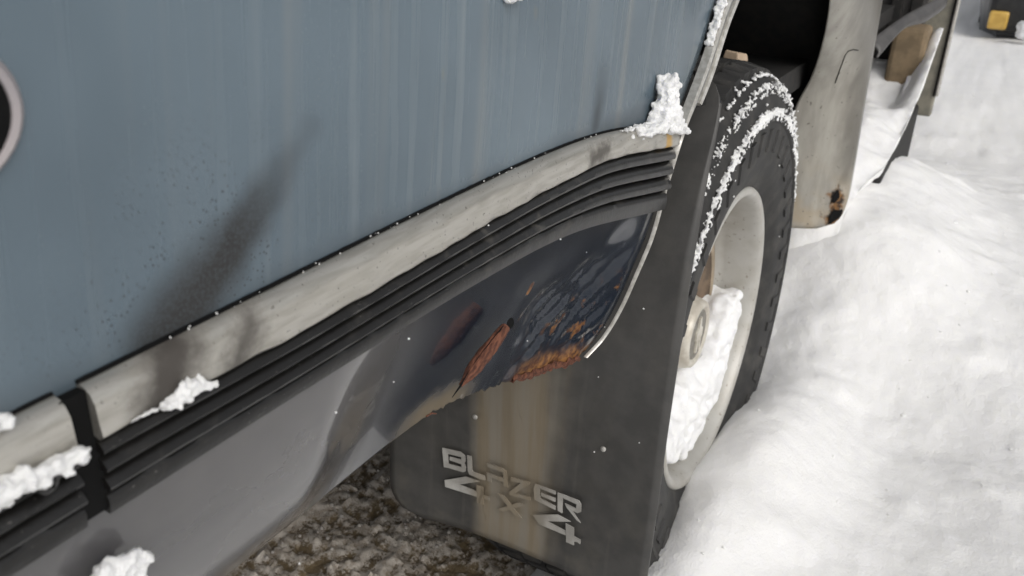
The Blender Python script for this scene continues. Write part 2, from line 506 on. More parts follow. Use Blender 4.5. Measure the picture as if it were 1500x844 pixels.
def build_ground():
    def axis(a, b, step, lim):
        fine = lin(a, b, int((b - a) / step) + 1)
        lo, d = [], step
        x = a
        while x > -lim: d *= 1.11; x -= d; lo.append(x)
        hi, d = [], step
        x = b
        while x < lim: d *= 1.09; x += d; hi.append(x)
        return lo[::-1] + fine + hi
    us, ws = axis(.6, 3.0, .0085, 400), axis(-.85, .55, .0085, 400)
    def f(x, y):
        far = hypot(x, y)
        return (x, y, ground_h(x, y) if far < 40 else .25)
    V, F = gridmesh(f, us, ws)
    o = link("snow_ground", V, F, 'snow')
    tag(o, kind="structure")
    # trampled slush under the rear overhang
    V, snowv = [], []
    us, ws = lin(-.35, 1.6, 430), lin(.27, 1.55, 300)
    def g(x, y):
        a = fb(x, y, 1, 9, 3); b = fb(x, y, 5, 48, 4); c = fb(x, y, 9, 120, 3)
        s = .50 + .30 * a + .42 * b + .30 * c
        z = .012 + .006 * a + .008 * max(0, b + .1) + .0045 * c
        e = max(0, .34 - y) * .6 + max(0, y - 1.5)
        snowv.append(s)
        return (x, y, z - e)
    V, F = gridmesh(g, us, ws)
    o = link("slush_ground", V, F, 'slush')
    a = o.data.attributes.new("snow", 'FLOAT', 'POINT')
    a.data.foreach_set("value", snowv)
    tag(o, kind="structure")
    # loose grains on the slush
    S = []
    for _ in range(1500):
        x, y = random.uniform(.35, 1.25), random.uniform(.34, 1.1)
        if fb(x, y, 1, 9, 3) + .6 * fb(x, y, 5, 48, 4) < random.uniform(-.35, .5): continue
        r = random.uniform(.0012, .0036)
        S.append((x, y, .018 + .006 * fb(x, y, 1, 9, 3) + .010 * max(0, fb(x, y, 5, 48, 4)), r))
    o = link("snow_grains", *blobs(S, ICO1), 'dirtysnow')
    tag(o, "loose grey snow grains on the brown slush under the vehicle", "snow grains", kind="stuff")
def ground_crumbs():
    S = []
    for _ in range(1800):
        x = .8 + 3.2 * random.random() ** 1.6; y = random.uniform(-1.2, .22)
        if fb(x, y, 21, 5, 3) < random.uniform(-.3, .55): continue
        k = random.uniform(.0008, .0028) * (2.0 if random.random() < .05 else 1)
        S.append((x, y, ground_h(x, y) + k * .25, k))
    V, F = [], []
    for (x, y, z, k) in S:
        b = len(V); a = random.uniform(.6, 1.3); c = random.uniform(.4, .9)
        V += [(x + k * a * p[0] * random.uniform(.7, 1.2), y + k * p[1] * random.uniform(.7, 1.2), z + k * c * p[2]) for p in ICO1[0]]
        F += [tuple(i + b for i in f) for f in ICO1[1]]
    o = link("snow_crumbs", V, F, 'snow')
    tag(o, "loose crumbs of fresh snow scattered over the snow bank", "snow crumbs", kind="stuff")
build_ground()
ground_crumbs()

# ------------------------------------------------------------------ the old vehicle
VEH = empty("old_four_wheel_drive", (HX, 1.05, 0))
tag(VEH, "old faded blue four wheel drive vehicle with rusty lower edge, standing in snow", "vehicle")

def build_panels():
    # blue quarter panel above the moulding, from the rear corner to the wheel opening, and over the wheel
    rows = lin(.700, .885, 34)
    def f(z, t):
        xe = arch_x(z) - .004
        x = -.22 + (xe + .22) * t
        return (x, skin(x, z), z)
    A = gridmesh(f, rows, lin(0, 1, 70))
    def f2(z, t):
        x = -.22 + (1.66 + .22) * t
        return (x, skin(min(x, .93) if x < 1.0 else .93, z) - .010 * smooth(1.0, 1.6, x), z)
    B = gridmesh(f2, lin(.885, 1.06, 14), lin(0, 1, 90))
    V, F = merge([A, B])
    q = solid(link("quarter_panel", V, F, 'blue', VEH), .0016, 1)
    # pressed recess with a dark hollow, near the rear corner
    cx, cz, rx, rz = .1075, .8245, .031, .021
    R = []
    prof = [(1.17, .0005), (1.12, -.0020), (1.06, -.0035), (1.0, -.0030), (.96, .002), (.90, .012)]
    V = [(cx + rx * k * cos(a), skin(cx, cz) + o_ - .0005, cz + rz * k * sin(a)) for a in lin(0, 2 * pi, 49)[:-1] for k, o_ in prof]
    m = len(prof)
    F = [(i * m + j, i * m + j + 1, ((i + 1) % 48) * m + j + 1, ((i + 1) % 48) * m + j) for i in range(48) for j in range(m - 1)]
    rim = link("recess_rim", V, F, 'rim_glint', q)
    V = [(cx + rx * .99 * cos(a), skin(cx, cz) - .0030, cz + rz * .99 * sin(a)) for a in lin(0, 2 * pi, 49)[:-1]]
    V += [(cx + rx * .6 * cos(a), skin(cx, cz) - .0045, cz + rz * .6 * sin(a)) for a in lin(0, 2 * pi, 49)[:-1]]
    F = [(i, (i + 1) % 48, 48 + (i + 1) % 48, 48 + i) for i in range(48)] + [tuple(range(48, 96))]
    link("recess_cover", V, F, 'gap', q)

    # dark lower panel, tucked under and torn at the wheel opening
    top = [(0,-.22),(.50,.2254),(.62,.30),(.74,.385),(.80,.43),(.85,.475),(.92,.555),(1.0,.666)]
    bot = [(0,-.22,.270,.575),(.50,.2254,.270,.5750),(.62,.2896,.270,.5745),(.74,.3746,.272,.5717),(.80,.4227,.273,.5657),(.85,.4676,.273,.5535),(.92,.5526,.272,.5251),(1.0,.634,.2665,.5081)]
    rt = [(0,.650,.6670),(.2,.6244,.6650),(.4,.590,.6612),(.6,.556,.6605),(.8,.526,.6525),(1,.5081,.634)]
    def f(s, t):
        xt = interp(top, s)[0]
        zt = interp(ZR, xt)[0] + .004
        bx, by, bz = interp(bot, s)
        w = smooth(.72, 1.0, s)
        x = xt + (bx - xt) * t
        z = zt + (bz - zt) * t
        if w > 0:
            rz, rx = interp(rt, t)
            x += w * (rx - (.666 + (.634 - .666) * t))
            z += w * (rz - (.652 + (.5081 - .652) * t))
        y0 = .2252
        q = smooth(.54, .675, s)
        y = y0 + (by - y0) * ((1 - q) * (.60 * t ** 1.4 + .40 * t ** 4) + q * t ** .84)
        e = smooth(.945, 1.0, s)
        if e > 0: y += e * (arch_y(z) + .0008 - y)
        # crumpled, filled metal near the wheel opening
        k = smooth(.475, .525, x) * smooth(.632, .605, z) * smooth(1.0, .965, s) if s < 1 else 0
        if k > 0:
            r = noise.fractal(Vector(((x + z * .9) * 22, 1, (z - x * .9) * 60)), 1.0, 2.0, 3)
            r2 = noise.fractal(Vector((x * 190, 3, z * 190)), 1.0, 2.0, 2)
            y += k * (.0034 * r + .0009 * r2 + .004)
        if t > .9 and s > .72:
            z += .004 * (t - .9) / .1 * noise.noise(Vector((x * 160, 2, 0))) * smooth(.72, .8, s)
        return (x, y, z)
    ss = lin(0, 1, 270)
    V, F = gridmesh(f, ss, lin(0, 1, 70))
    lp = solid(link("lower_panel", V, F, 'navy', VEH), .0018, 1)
    # turned-in bottom flange
    E = [f(s, 1) for s in lin(0, .84, 60)]
    V = []
    for p in E: V += [(p[0], p[1] + .0005, p[2] + .0012), (p[0], p[1] + .012, p[2] - .0015), (p[0], p[1] + .03, p[2] + .004)]
    F = []
    for i in range(len(E) - 1):
        for j in range(2): F.append((3 * i + j, 3 * i + j + 1, 3 * i + j + 4, 3 * i + j + 3))
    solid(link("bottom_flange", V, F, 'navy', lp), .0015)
    # rusted, rolled flake lying in the split
    a, b = Vector((.4458, .2400, .6249)), Vector((.4080, .2510, .5960))
    d = (b - a); L = d.length; d.normalize()
    n1 = d.cross(Vector((0, 1, 0))).normalized(); n2 = d.cross(n1)
    V, F = [], []
    NS, NA = 60, 18
    for i in range(NS):
        t = i / (NS - 1)
        rr = .0052 * (.62 + .5 * sin(pi * min(1, t * 1.02)) ** .5) * (1 - .45 * smooth(.75, 1, t))
        for j in range(NA):
            an = 2 * pi * j / NA
            q = 1 + .22 * noise.noise(Vector((t * 5, 2.2 * cos(an), 2.2 * sin(an)))) + .12 * noise.noise(Vector((t * 22, 6 * cos(an), 6 * sin(an))))
            V.append(a + d * (L * t) + (n1 * cos(an) * 1.0 + n2 * sin(an) * .75) * rr * q)
    for i in range(NS - 1):
        for j in range(NA): F.append((i * NA + j, i * NA + (j + 1) % NA, (i + 1) * NA + (j + 1) % NA, (i + 1) * NA + j))
    F += [tuple(range(NA)), tuple(range((NS - 1) * NA, NS * NA))]
    link("rust_flake", V, F, 'rust', lp)
    # dark hollow at the upper end and below the flake
    for (c, rx, ry) in (((.4478, .2405, .6266), .0052, .0034),):
        V = [Vector(c)] + [Vector(c) + d * (ry * cos(t)) + n1 * (rx * sin(t)) for t in lin(0, 2 * pi, 17)[:-1]]
        V = [v - n2 * 0 + Vector((0, -.0022, 0)) for v in V]
        link("rust_hole", V, [(0, i + 1, (i + 1) % 16 + 1) for i in range(16)], 'gap', lp)
    V = []
    for i in range(24):
        t = i / 23
        p = a + d * (L * (.05 + 1.15 * t)) - n1 * (.0055 * (1 - .8 * t))
        w = .0022 * sin(pi * min(1, max(0, t))) + .0004
        V += [p + n1 * w, p - n1 * w]
    sl = link("split_gap", V, [(2*i, 2*i+1, 2*i+3, 2*i+2) for i in range(23)], 'gap', lp)
    sl.data.transform(Matrix.Translation((0, -.0012, 0)))
    # rusty torn lip along the bottom edge next to the wheel opening
    V = []
    E = [f(s, 1) for s in lin(.90, .995, 60)]
    for i, p in enumerate(E):
        k = (.0016 + .0022 * noise.noise(Vector((i * .45, 0, 0)))) * sin(pi * i / 59) ** .5
        V += [(p[0], p[1] - .0016, p[2] + .0025 + k), (p[0], p[1] - .0030 - k * .3, p[2] + .001), (p[0], p[1] - .002, p[2] - .001 - k * .6), (p[0], p[1] + .004, p[2] + .0005)]
    F = [(4*i+j, 4*i+j+1, 4*i+j+5, 4*i+j+4) for i in range(59) for j in range(3)]
    solid(link("rusty_lip", V, F, 'rust', lp), .0012)
    # thin broken wire of metal hanging at the edge
    tube("rust_wire", [(.400, .2715, .5705), (.4075, .2725, .5685), (.413, .273, .5650)], .0006, 'rust', lp)

def tube(name, pts, r, mat, parent=None, n=8, rfun=None):
    V, F = [], []
    pts = [Vector(p) for p in pts]
    up0 = Vector((0, 0, 1))
    for i, p in enumerate(pts):
        t = (pts[min(i + 1, len(pts) - 1)] - pts[max(i - 1, 0)]).normalized()
        u = t.cross(up0)
        if u.length < 1e-4: u = t.cross(Vector((0, 1, 0)))
        u.normalize(); w = t.cross(u)
        rr = r if rfun is None else rfun(i / max(1, len(pts) - 1))
        for j in range(n):
            a = 2 * pi * j / n
            V.append(p + (u * cos(a) + w * sin(a)) * rr)
    for i in range(len(pts) - 1):
        for j in range(n): F.append((i*n+j, i*n+(j+1) % n, (i+1)*n+(j+1) % n, (i+1)*n+j))
    F += [tuple(range(n)), tuple(range((len(pts)-1)*n, len(pts)*n))]
    return link(name, V, F, mat, parent)
build_panels()

def sweep_strip(name, xs, secf, mat, parent, jitter=0):
    """secf(x) -> closed list of (y, z); swept along x with end caps"""
    V, F = [], []
    m = None
    for x in xs:
        s = secf(x); m = len(s)
        V += [(x + (p[2] if len(p) > 2 else 0), p[0], p[1]) for p in s]
    n = len(xs)
    for i in range(n - 1):
        for j in range(m): F.append((i*m+j, i*m+(j+1) % m, (i+1)*m+(j+1) % m, (i+1)*m+j))
    F += [tuple(range(m)), tuple(range((n-1)*m, n*m))]
    return link(name, V, F, mat, parent)

def moulding(name, xa, xb, parent, dy, dents):
    mo = empty(name, (0.5 * (xa + xb), .22, .70))
    mo.parent = VEH; mo.matrix_parent_inverse = Matrix.Translation(VEH.location).inverted()
    def zc(x, k):           # k: 0 chrome top, 1 chrome bottom, 2 rib bottom
        t, c, r = interp(ZT, x)[0], interp(ZC, x)[0], interp(ZR, x)[0]
        return t, c, r
    def cut(x, z):          # forward end follows the wheel opening
        return min(x, arch_x(max(z, .58)) - .006)
    def strip(x):
        t, c, r = zc(x, 0)
        y = yb(x) + dy
        h = t - c
        wv = dents * .0016 * noise.noise(Vector((x * 55, 0, 0))) * smooth(.16, .22, x)
        ww = dents * .0012 * max(0, noise.noise(Vector((x * 38, 4, 0))))
        return [(y + .009, t + .0005), (y + .0064, t + .0002), (y + .0030, t - h * .05), (y + .0008, t - h * .15), (y - .0008 + wv * .3, t - h * .35), (y - .0012 + wv, t - h * .7),
                (y - .0014 + wv - ww, c + .0006 - ww), (y + .0002 + wv, c - .0012 - ww), (y + .004, c + .0002), (y + .009, c + .001)]
    xs = lin(xa, xb, 140)
    b = sweep_strip("bright_strip", xs, strip, 'trim', mo)
    # fine dark joint with grit where the strip meets the paint
    def joint(x):
        t = zc(x, 0)[0]; y = yb(x) + dy
        k = .0006 + .0006 * noise.noise(Vector((x * 300, 0, 0)))
        return [(y + .009, t + .0009), (y + .0062, t + .0007 + k * .6), (y + .0052, t + .0002), (y + .0062, t - .0006), (y + .009, t - .0006)]
    sweep_strip("seal", xs, joint, 'gap', mo)
    # four ribs
    for k in range(4):
        def rib(x, k=k):
            t, c, r = zc(x, 0)
            fr = [0, .235, .465, .70, 1.0]
            z0 = c - .001 + (r - c) * fr[k]; z1 = c - .001 + (r - c) * fr[k + 1]
            y = yb(x) + dy
            h = z0 - z1
            wv = .0005 * noise.noise(Vector((x * 90, k * 3, 0)))
            if k == 3:
                return [(y + .008, z0 - .0004), (y + .0064, z0 - .0008), (y + .0024, z0 - h * .16), (y + .0010 + wv, z0 - h * .4), (y + .0012 + wv, z0 - h * .75), (y + .0018, z1), (y + .008, z1 + .0003)]
            return [(y + .008, z0 - .0002), (y + .0066, z0 - .0006), (y + .0034, z0 - h * .14), (y + .0006 + wv, z0 - h * .34), (y - .0012 + wv, z0 - h * .66), (y - .0006, z0 - h * .84), (y + .0020, z1 + .0009), (y + .0060, z1 + .0006), (y + .008, z1)]
        zmid = interp(ZC, xb)[0] - (interp(ZC, xb)[0] - interp(ZR, xb)[0]) * (.12 + .25 * k)
        xe = min(xb, arch_x(zmid) - .003)
        sweep_strip("rib", lin(xa, xe, 120), rib, 'rib', mo)
    # backing
    def back(x):
        t, c, r = zc(x, 0); y = yb(x) + dy
        return [(y + .0064, c + .002), (y + .0064, r + .001), (y + .0095, r + .001), (y + .0095, c + .002)]
    sweep_strip("backing", lin(xa + .001, min(xb, .655), 60), back, 'gap', mo)
    return mo
mo1 = moulding("side_moulding", .1425, .6735, VEH, 0.0, 1.0)
mo2 = moulding("bumper_moulding", -.20, .1345, VEH, .0006, .3)
def screw():
    c = Vector((.1222, .2178, .7165))
    V = [c + Vector((r * cos(a), o_, r * sin(a))) for r, o_ in ((.0038, .0012), (.0036, -.0008), (.0022, -.0018)) for a in lin(0, 2*pi, 21)[:-1]]
    F = [(k*20+i, k*20+(i+1) % 20, (k+1)*20+(i+1) % 20, (k+1)*20+i) for k in range(2) for i in range(20)] + [tuple(range(40, 60))]
    s = link("screw", V, F, 'rib', mo2)
    for a in (.5, .5 + pi/2):
        u = Vector((cos(a), 0, sin(a))); w = Vector((-sin(a), 0, cos(a)))
        P = [c + Vector((0, -.0020, 0)) + u * p + w * q for p, q in ((-.0019, -.0004), (.0019, -.0004), (.0019, .0004), (-.0019, .0004))]
        P += [p + Vector((0, .0008, 0)) for p in P]
        link("screw_slot", P, [(0,1,2,3),(4,5,6,7),(0,1,5,4),(1,2,6,5),(2,3,7,6),(3,0,4,7)], 'gap', mo2, smooth=False)
screw()
box("moulding_gap", .1335, .1435, .2225, .2266, .6915, .7362, 'gap', VEH)

# trim along the wheel opening: wide channel above, thin bright bead below
def arch_trim():
    tr = empty("wheel_arch_trim", (.68, .205, .70))
    tr.parent = VEH; tr.matrix_parent_inverse = Matrix.Translation(VEH.location).inverted()
    zs = lin(.5083, .8849, 140)
    P = [Vector((arch_x(z), 0, z)) for z in zs]
    def rail(o0, o1, proud, wid, zmin=0, zmax=2):
        V, F, c = [], [], 0
        for i, p in enumerate(P):
            if not (zmin <= p.z <= zmax): continue
            t = (P[min(i+1, 139)] - P[max(i-1, 0)]).normalized()
            nn = Vector((t.z, 0, -t.x))          # towards the wheel
            k = wid(p.z)
            y = arch_y(p.z) - proud - .0022 - .0028 * smooth(.67, .61, p.z)
            a, b = p + nn * (o0 * k), p + nn * (o1 * k)
            m = (a + b) / 2
            dp = .0030 + .005 * smooth(.66, .72, p.z)
            V += [(a.x, y + dp, a.z), (a.x, y + .0012, a.z), (m.x, y - .0004, m.z), (b.x, y + .0012, b.z), (b.x, y + dp, b.z)]
            c += 1
        for i in range(c - 1):
            for j in range(5): F.append((5*i+j, 5*i+(j+1) % 5, 5*i+5+(j+1) % 5, 5*i+5+j))
        F += [tuple(range(5)), tuple(range(5*(c-1), 5*c))]
        return V, F
    wide = lambda z: .18 + .82 * smooth(.66, .76, z)
    link("outer_bead", *rail(-.002, .0022, .0012, lambda z: .40 + .85 * smooth(.66, .74, z)), 'steel', tr)
    link("channel", *rail(.0024, .0140, -.0006, wide, .665), 'beadgrey', tr)
    link("inner_bead", *rail(.0140, .0185, .0014, wide, .735), 'steel', tr)
arch_trim()

# ------------------------------------------------------------------ mud flap with lettering
FX = .668
FLX = [(.20, .664), (.35, .668), (.45, .671), (.585, .690), (.654, .710), (.7235, .742), (.76, .765)]
FLY = [(.20, .192), (.35, .1905), (.486, .1911), (.586, .1936), (.654, .1966), (.7235, .2015), (.76, .2155)]
def fx(z): return interp(FLX, z)[0]
def fxy(y, z): return fx(z) + (.010 * sin(pi * (y - .19) / .31) - .006 * smooth(.40, .50, y)) * smooth(.50, .26, z)
def mud_flap():
    zs = lin(.2265, .745, 64)
    def outline(z):
        y0 = interp(FLY, z)[0]
        y1 = .4985
        r = .040
        if z < .2265 + r:
            y1 -= r - math.sqrt(max(0, r*r - (.2265 + r - z) ** 2))
            if z < .2265 + .015: y0 += .015 - math.sqrt(max(0, .015**2 - (.2265 + .015 - z) ** 2))
        if z > .722: y0 += .016 * (1 - math.sqrt(max(0, 1 - ((z - .722) / .0235) ** 2)))
        if z > .60: y1 = max(y0 + .012, .4985 - (z - .60) * 2.4)
        return y0, y1
    def f(z, t):
        y0, y1 = outline(z)
        y = y0 + (y1 - y0) * t
        return (fxy(y, z), y, z)
    V, F = gridmesh(f, zs, lin(0, 1, 40))
    fl = solid(link("mud_flap", V, F, 'flap', VEH), .0055, 1)
    # moulded edge bead along the outer side
    tube("edge_bead", [(fx(z) + .003, interp(FLY, z)[0] + .001, z) for z in lin(.24, .722, 50)], .0022, 'flap', fl)
    G = {
    'B':[[(0.4316,0.3320),(0.4254,0.3324),(0.4236,0.3080),(0.4294,0.3077)],[(0.4254,0.3324),(0.4100,0.3334),(0.4043,0.3303),(0.4089,0.3270),(0.4251,0.3262)],[(0.4224,0.3233),(0.4088,0.3237),(0.4087,0.3177),(0.4227,0.3187)],[(0.4242,0.3134),(0.4082,0.3139),(0.4065,0.3080),(0.4236,0.3080)],[(0.4089,0.3270),(0.4043,0.3303),(0.4037,0.3227),(0.4052,0.3201),(0.4031,0.3156),(0.4035,0.3102),(0.4065,0.3080),(0.4082,0.3139),(0.4087,0.3177),(0.4088,0.3237)]],
    'L':[[(0.4018,0.3317),(0.3963,0.3323),(0.3954,0.3149),(0.3939,0.3128),(0.3989,0.3078),(0.4007,0.3123)],[(0.3939,0.3128),(0.3803,0.3129),(0.3791,0.3075),(0.3861,0.3064),(0.3989,0.3078)]],
    'A':[[(0.3778,0.3304),(0.3591,0.3308),(0.3542,0.3281),(0.3580,0.3256),(0.3766,0.3257)],[(0.3580,0.3256),(0.3542,0.3281),(0.3519,0.3083),(0.3568,0.3085)],[(0.3779,0.3179),(0.3572,0.3182),(0.3570,0.3136),(0.3773,0.3135)],[(0.3779,0.3179),(0.3729,0.3180),(0.3716,0.3078),(0.3766,0.3075)]],
    'Z':[[(0.3490,0.3230),(0.3260,0.3258),(0.3264,0.3223),(0.3485,0.3179)],[(0.3350,0.3225),(0.3264,0.3232),(0.3431,0.3041),(0.3500,0.3035)],[(0.3500,0.3035),(0.3250,0.3066),(0.3248,0.3026),(0.3495,0.2997)]],
    'E':[[(0.3199,0.3261),(0.2963,0.3266),(0.2961,0.3224),(0.3148,0.3228)],[(0.3199,0.3261),(0.3148,0.3228),(0.3133,0.3101),(0.3201,0.3060),(0.3214,0.3195)],[(0.3201,0.3060),(0.3133,0.3101),(0.2952,0.3082),(0.2951,0.3035),(0.3188,0.3056)],[(0.3133,0.3177),(0.2960,0.3180),(0.2957,0.3134),(0.3119,0.3137)]],
    'R':[[(0.2939,0.3259),(0.2878,0.3264),(0.2870,0.3029),(0.2925,0.3039)],[(0.2878,0.3264),(0.2692,0.3267),(0.2666,0.3232),(0.2717,0.3212),(0.2875,0.3219)],[(0.2717,0.3212),(0.2666,0.3232),(0.2660,0.3144),(0.2698,0.3108),(0.2719,0.3158)],[(0.2849,0.3164),(0.2719,0.3158),(0.2698,0.3108),(0.2763,0.3114),(0.2829,0.3126)],[(0.2829,0.3126),(0.2763,0.3114),(0.2655,0.3006),(0.2697,0.3015)]],
    '4':[[(0.4284,0.2904),(0.4034,0.3033),(0.3861,0.3032),(0.4109,0.2902)],[(0.4284,0.2904),(0.4109,0.2902),(0.3898,0.2890),(0.3886,0.2819),(0.4276,0.2820)]],
    '4w':[[(0.3900,0.2974),(0.3819,0.2975),(0.3803,0.2745),(0.3884,0.2744)],[(0.3806,0.2873),(0.3735,0.2875),(0.3734,0.2827),(0.3805,0.2825)]],
    'X':[[(0.3640,0.2960),(0.3560,0.2960),(0.3340,0.2760),(0.3420,0.2760)],[(0.3310,0.2940),(0.3390,0.2940),(0.3640,0.2750),(0.3560,0.2750)]],
    '4b':[[(0.3209,0.2859),(0.2922,0.2987),(0.2765,0.2969),(0.3035,0.2851)],[(0.3209,0.2859),(0.3035,0.2851),(0.2821,0.2827),(0.2811,0.2773),(0.3129,0.2770)],[(0.2823,0.2921),(0.2725,0.2910),(0.2709,0.2695),(0.2800,0.2693)],[(0.2717,0.2805),(0.2639,0.2798),(0.2639,0.2744),(0.2678,0.2754),(0.2712,0.2739)]]}
    worn = {'A', 'Z', 'X', '4w'}
    for k, polys in G.items():
        V, F = [], []
        for pl in polys:
            b, m = len(V), len(pl)
            V += [(fxy(y, z) - .0059, y, z) for y, z in pl] + [(fxy(y, z) - .0050, y, z) for y, z in pl]
            F.append(tuple(b + i for i in range(m))); F.append(tuple(b + m + i for i in range(m)))
            F += [(b + i, b + (i+1) % m, b + m + (i+1) % m, b + m + i) for i in range(m)]
        link("letter", V, F, 'letterworn' if k in worn else 'letter', fl, smooth=False)
    for (y, z) in ((.392, .384), (.248, .398)):
        V, F = blobs([(0, 0, 0, .0030)], ICO2)
        link("rivet", [(fxy(y, z) - .0058 + v[0] * .6, y + v[1], z + v[2]) for v in V], F, 'bolt', fl)
mud_flap()

# ------------------------------------------------------------------ rear wheel
def wheel():
    wh = empty("wheel", (HX, .34, HZ))
    wh.parent = VEH; wh.matrix_parent_inverse = Matrix.Translation(VEH.location).inverted()
    prof = [(.196,.262),(.203,.252),(.210,.244),(.222,.240),(.226,.2365),(.240,.2330),(.262,.2295),(.280,.2285),(.292,.2290),(.2945,.2260),(.300,.2258),(.303,.2300),(.316,.2335),(.326,.2370),(.3285,.2345),(.334,.2350),(.338,.2400),(.345,.2480),(.3495,.2580),(.351,.27),(.352,.345),(.351,.42),(.347,.437),(.335,.449),(.31,.457),(.27,.46),(.22,.45),(.196,.43)]
    ty = link("tyre", *lathe(prof, 160), 'tyre', wh)
    # tread blocks
    parts = []
    rows = [(.2550,.2790,.0,.055),(.2850,.3120,.5,.040),(.3180,.3420,.2,.040),(.3480,.3720,.7,.040),(.3780,.4040,.35,.040),(.4100,.4340,.0,.055)]
    N = 62
    for (y0, y1, ph, skew) in rows:
        for i in range(N):
            a = 2 * pi * (i + ph) / N
            w = 2 * pi / N * .36
            V = []
            for (y, sk) in ((y0, -skew * .25), (y1, skew * .25)):
                for (da, r) in ((-w, .346), (w, .346), (w * .86, .3615), (-w * .86, .3615)):
                    rr = r - (.006 if (r > .35 and (y < .26 or y > .43)) else 0)
                    V.append((HX + rr * cos(a + da + sk), y, HZ + rr * sin(a + da + sk)))
            parts.append((V, [(0,1,2,3),(4,7,6,5),(0,4,5,1),(1,5,6,2),(2,6,7,3),(3,7,4,0)]))
    V, F = merge(parts)
    tr = link("tread_blocks", V, F, 'tyre', ty, smooth=False)
    tr["kind"] = "stuff"
    # raised lugs on the sidewall
    parts = []
    for i in range(40):
        a = 2 * pi * i / 40
        V = []
        for (r, y) in ((.256, .2300), (.284, .2280)):
            for da, up in ((-.030, 0), (.030, 0), (.024, -.0022), (-.024, -.0022)):
                V.append((HX + r * cos(a + da), y + up, HZ + r * sin(a + da)))
        parts.append((V, [(0,1,2,3),(4,7,6,5),(0,4,5,1),(1,5,6,2),(2,6,7,3),(3,7,4,0)]))
    V, F = merge(parts)
    lg = link("sidewall_lugs", V, F, 'tyre', ty, smooth=False)
    lg["kind"] = "stuff"
    # rim
    prof = [(.2000,.268),(.2070,.258),(.2075,.2475),(.2050,.2440),(.2000,.2432),(.1960,.2455),(.1930,.2500),(.1905,.2580),(.1880,.2750),(.1855,.2950),(.1840,.3040),(.1700,.3180),(.168,.335),(.168,.41)]
    rm = link("rim", *lathe(prof, 160), 'rim', wh)
    prof = [(.1690,.330),(.1600,.322),(.1560,.306),(.1500,.3000),(.1430,.2990),(.1380,.3010)]
    link("rim_ring", *lathe(prof, 128), 'discedge', rm)
    prof = [(.1390,.3012),(.1300,.3060),(.1000,.3120),(.0700,.3080),(.0560,.3020),(.0500,.3020)]
    link("disc", *lathe(prof, 128), 'disc', rm)
    prof = [(.0560,.3060),(.0535,.2960),(.0500,.2850),(.0480,.2780),(.0465,.2735),(.0430,.2715),(.0390,.2718),(.0365,.2740),(.0350,.2752),(0.0001,.2745)]
    cp = link("centre_cap", *lathe(prof, 80), 'cap', rm)
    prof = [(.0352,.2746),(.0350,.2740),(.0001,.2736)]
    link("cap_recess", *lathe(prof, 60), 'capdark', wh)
    # emblem: slender upright figure with side arms, raised on the cap
    pl = [(-.0035,.026),(.0035,.026),(.0045,.012),(.0125,.0075),(.0125,-.0045),(.0085,-.006),(.009,-.024),(.0035,-.024),(.0022,-.008),(-.0022,-.008),(-.0035,-.024),(-.009,-.024),(-.0085,-.006),(-.0125,-.0045),(-.0125,.0075),(-.0045,.012)]
    m = len(pl)
    V = [(HX + a, .2712, HZ + b) for a, b in pl] + [(HX + a, .2745, HZ + b) for a, b in pl]
    F = [tuple(range(m)), tuple(range(m, 2*m))] + [(i, (i+1) % m, m + (i+1) % m, m + i) for i in range(m)]
    link("cap_emblem", V, F, 'cap', wh, smooth=False)
    # drum and axle behind
    prof = [(.0,.34),(.12,.335),(.135,.345),(.135,.44),(.0,.45)]
    link("brake_drum", *lathe([(max(r, .0005), y) for r, y in prof], 48), 'disc', wh)
    return wh
wheel()

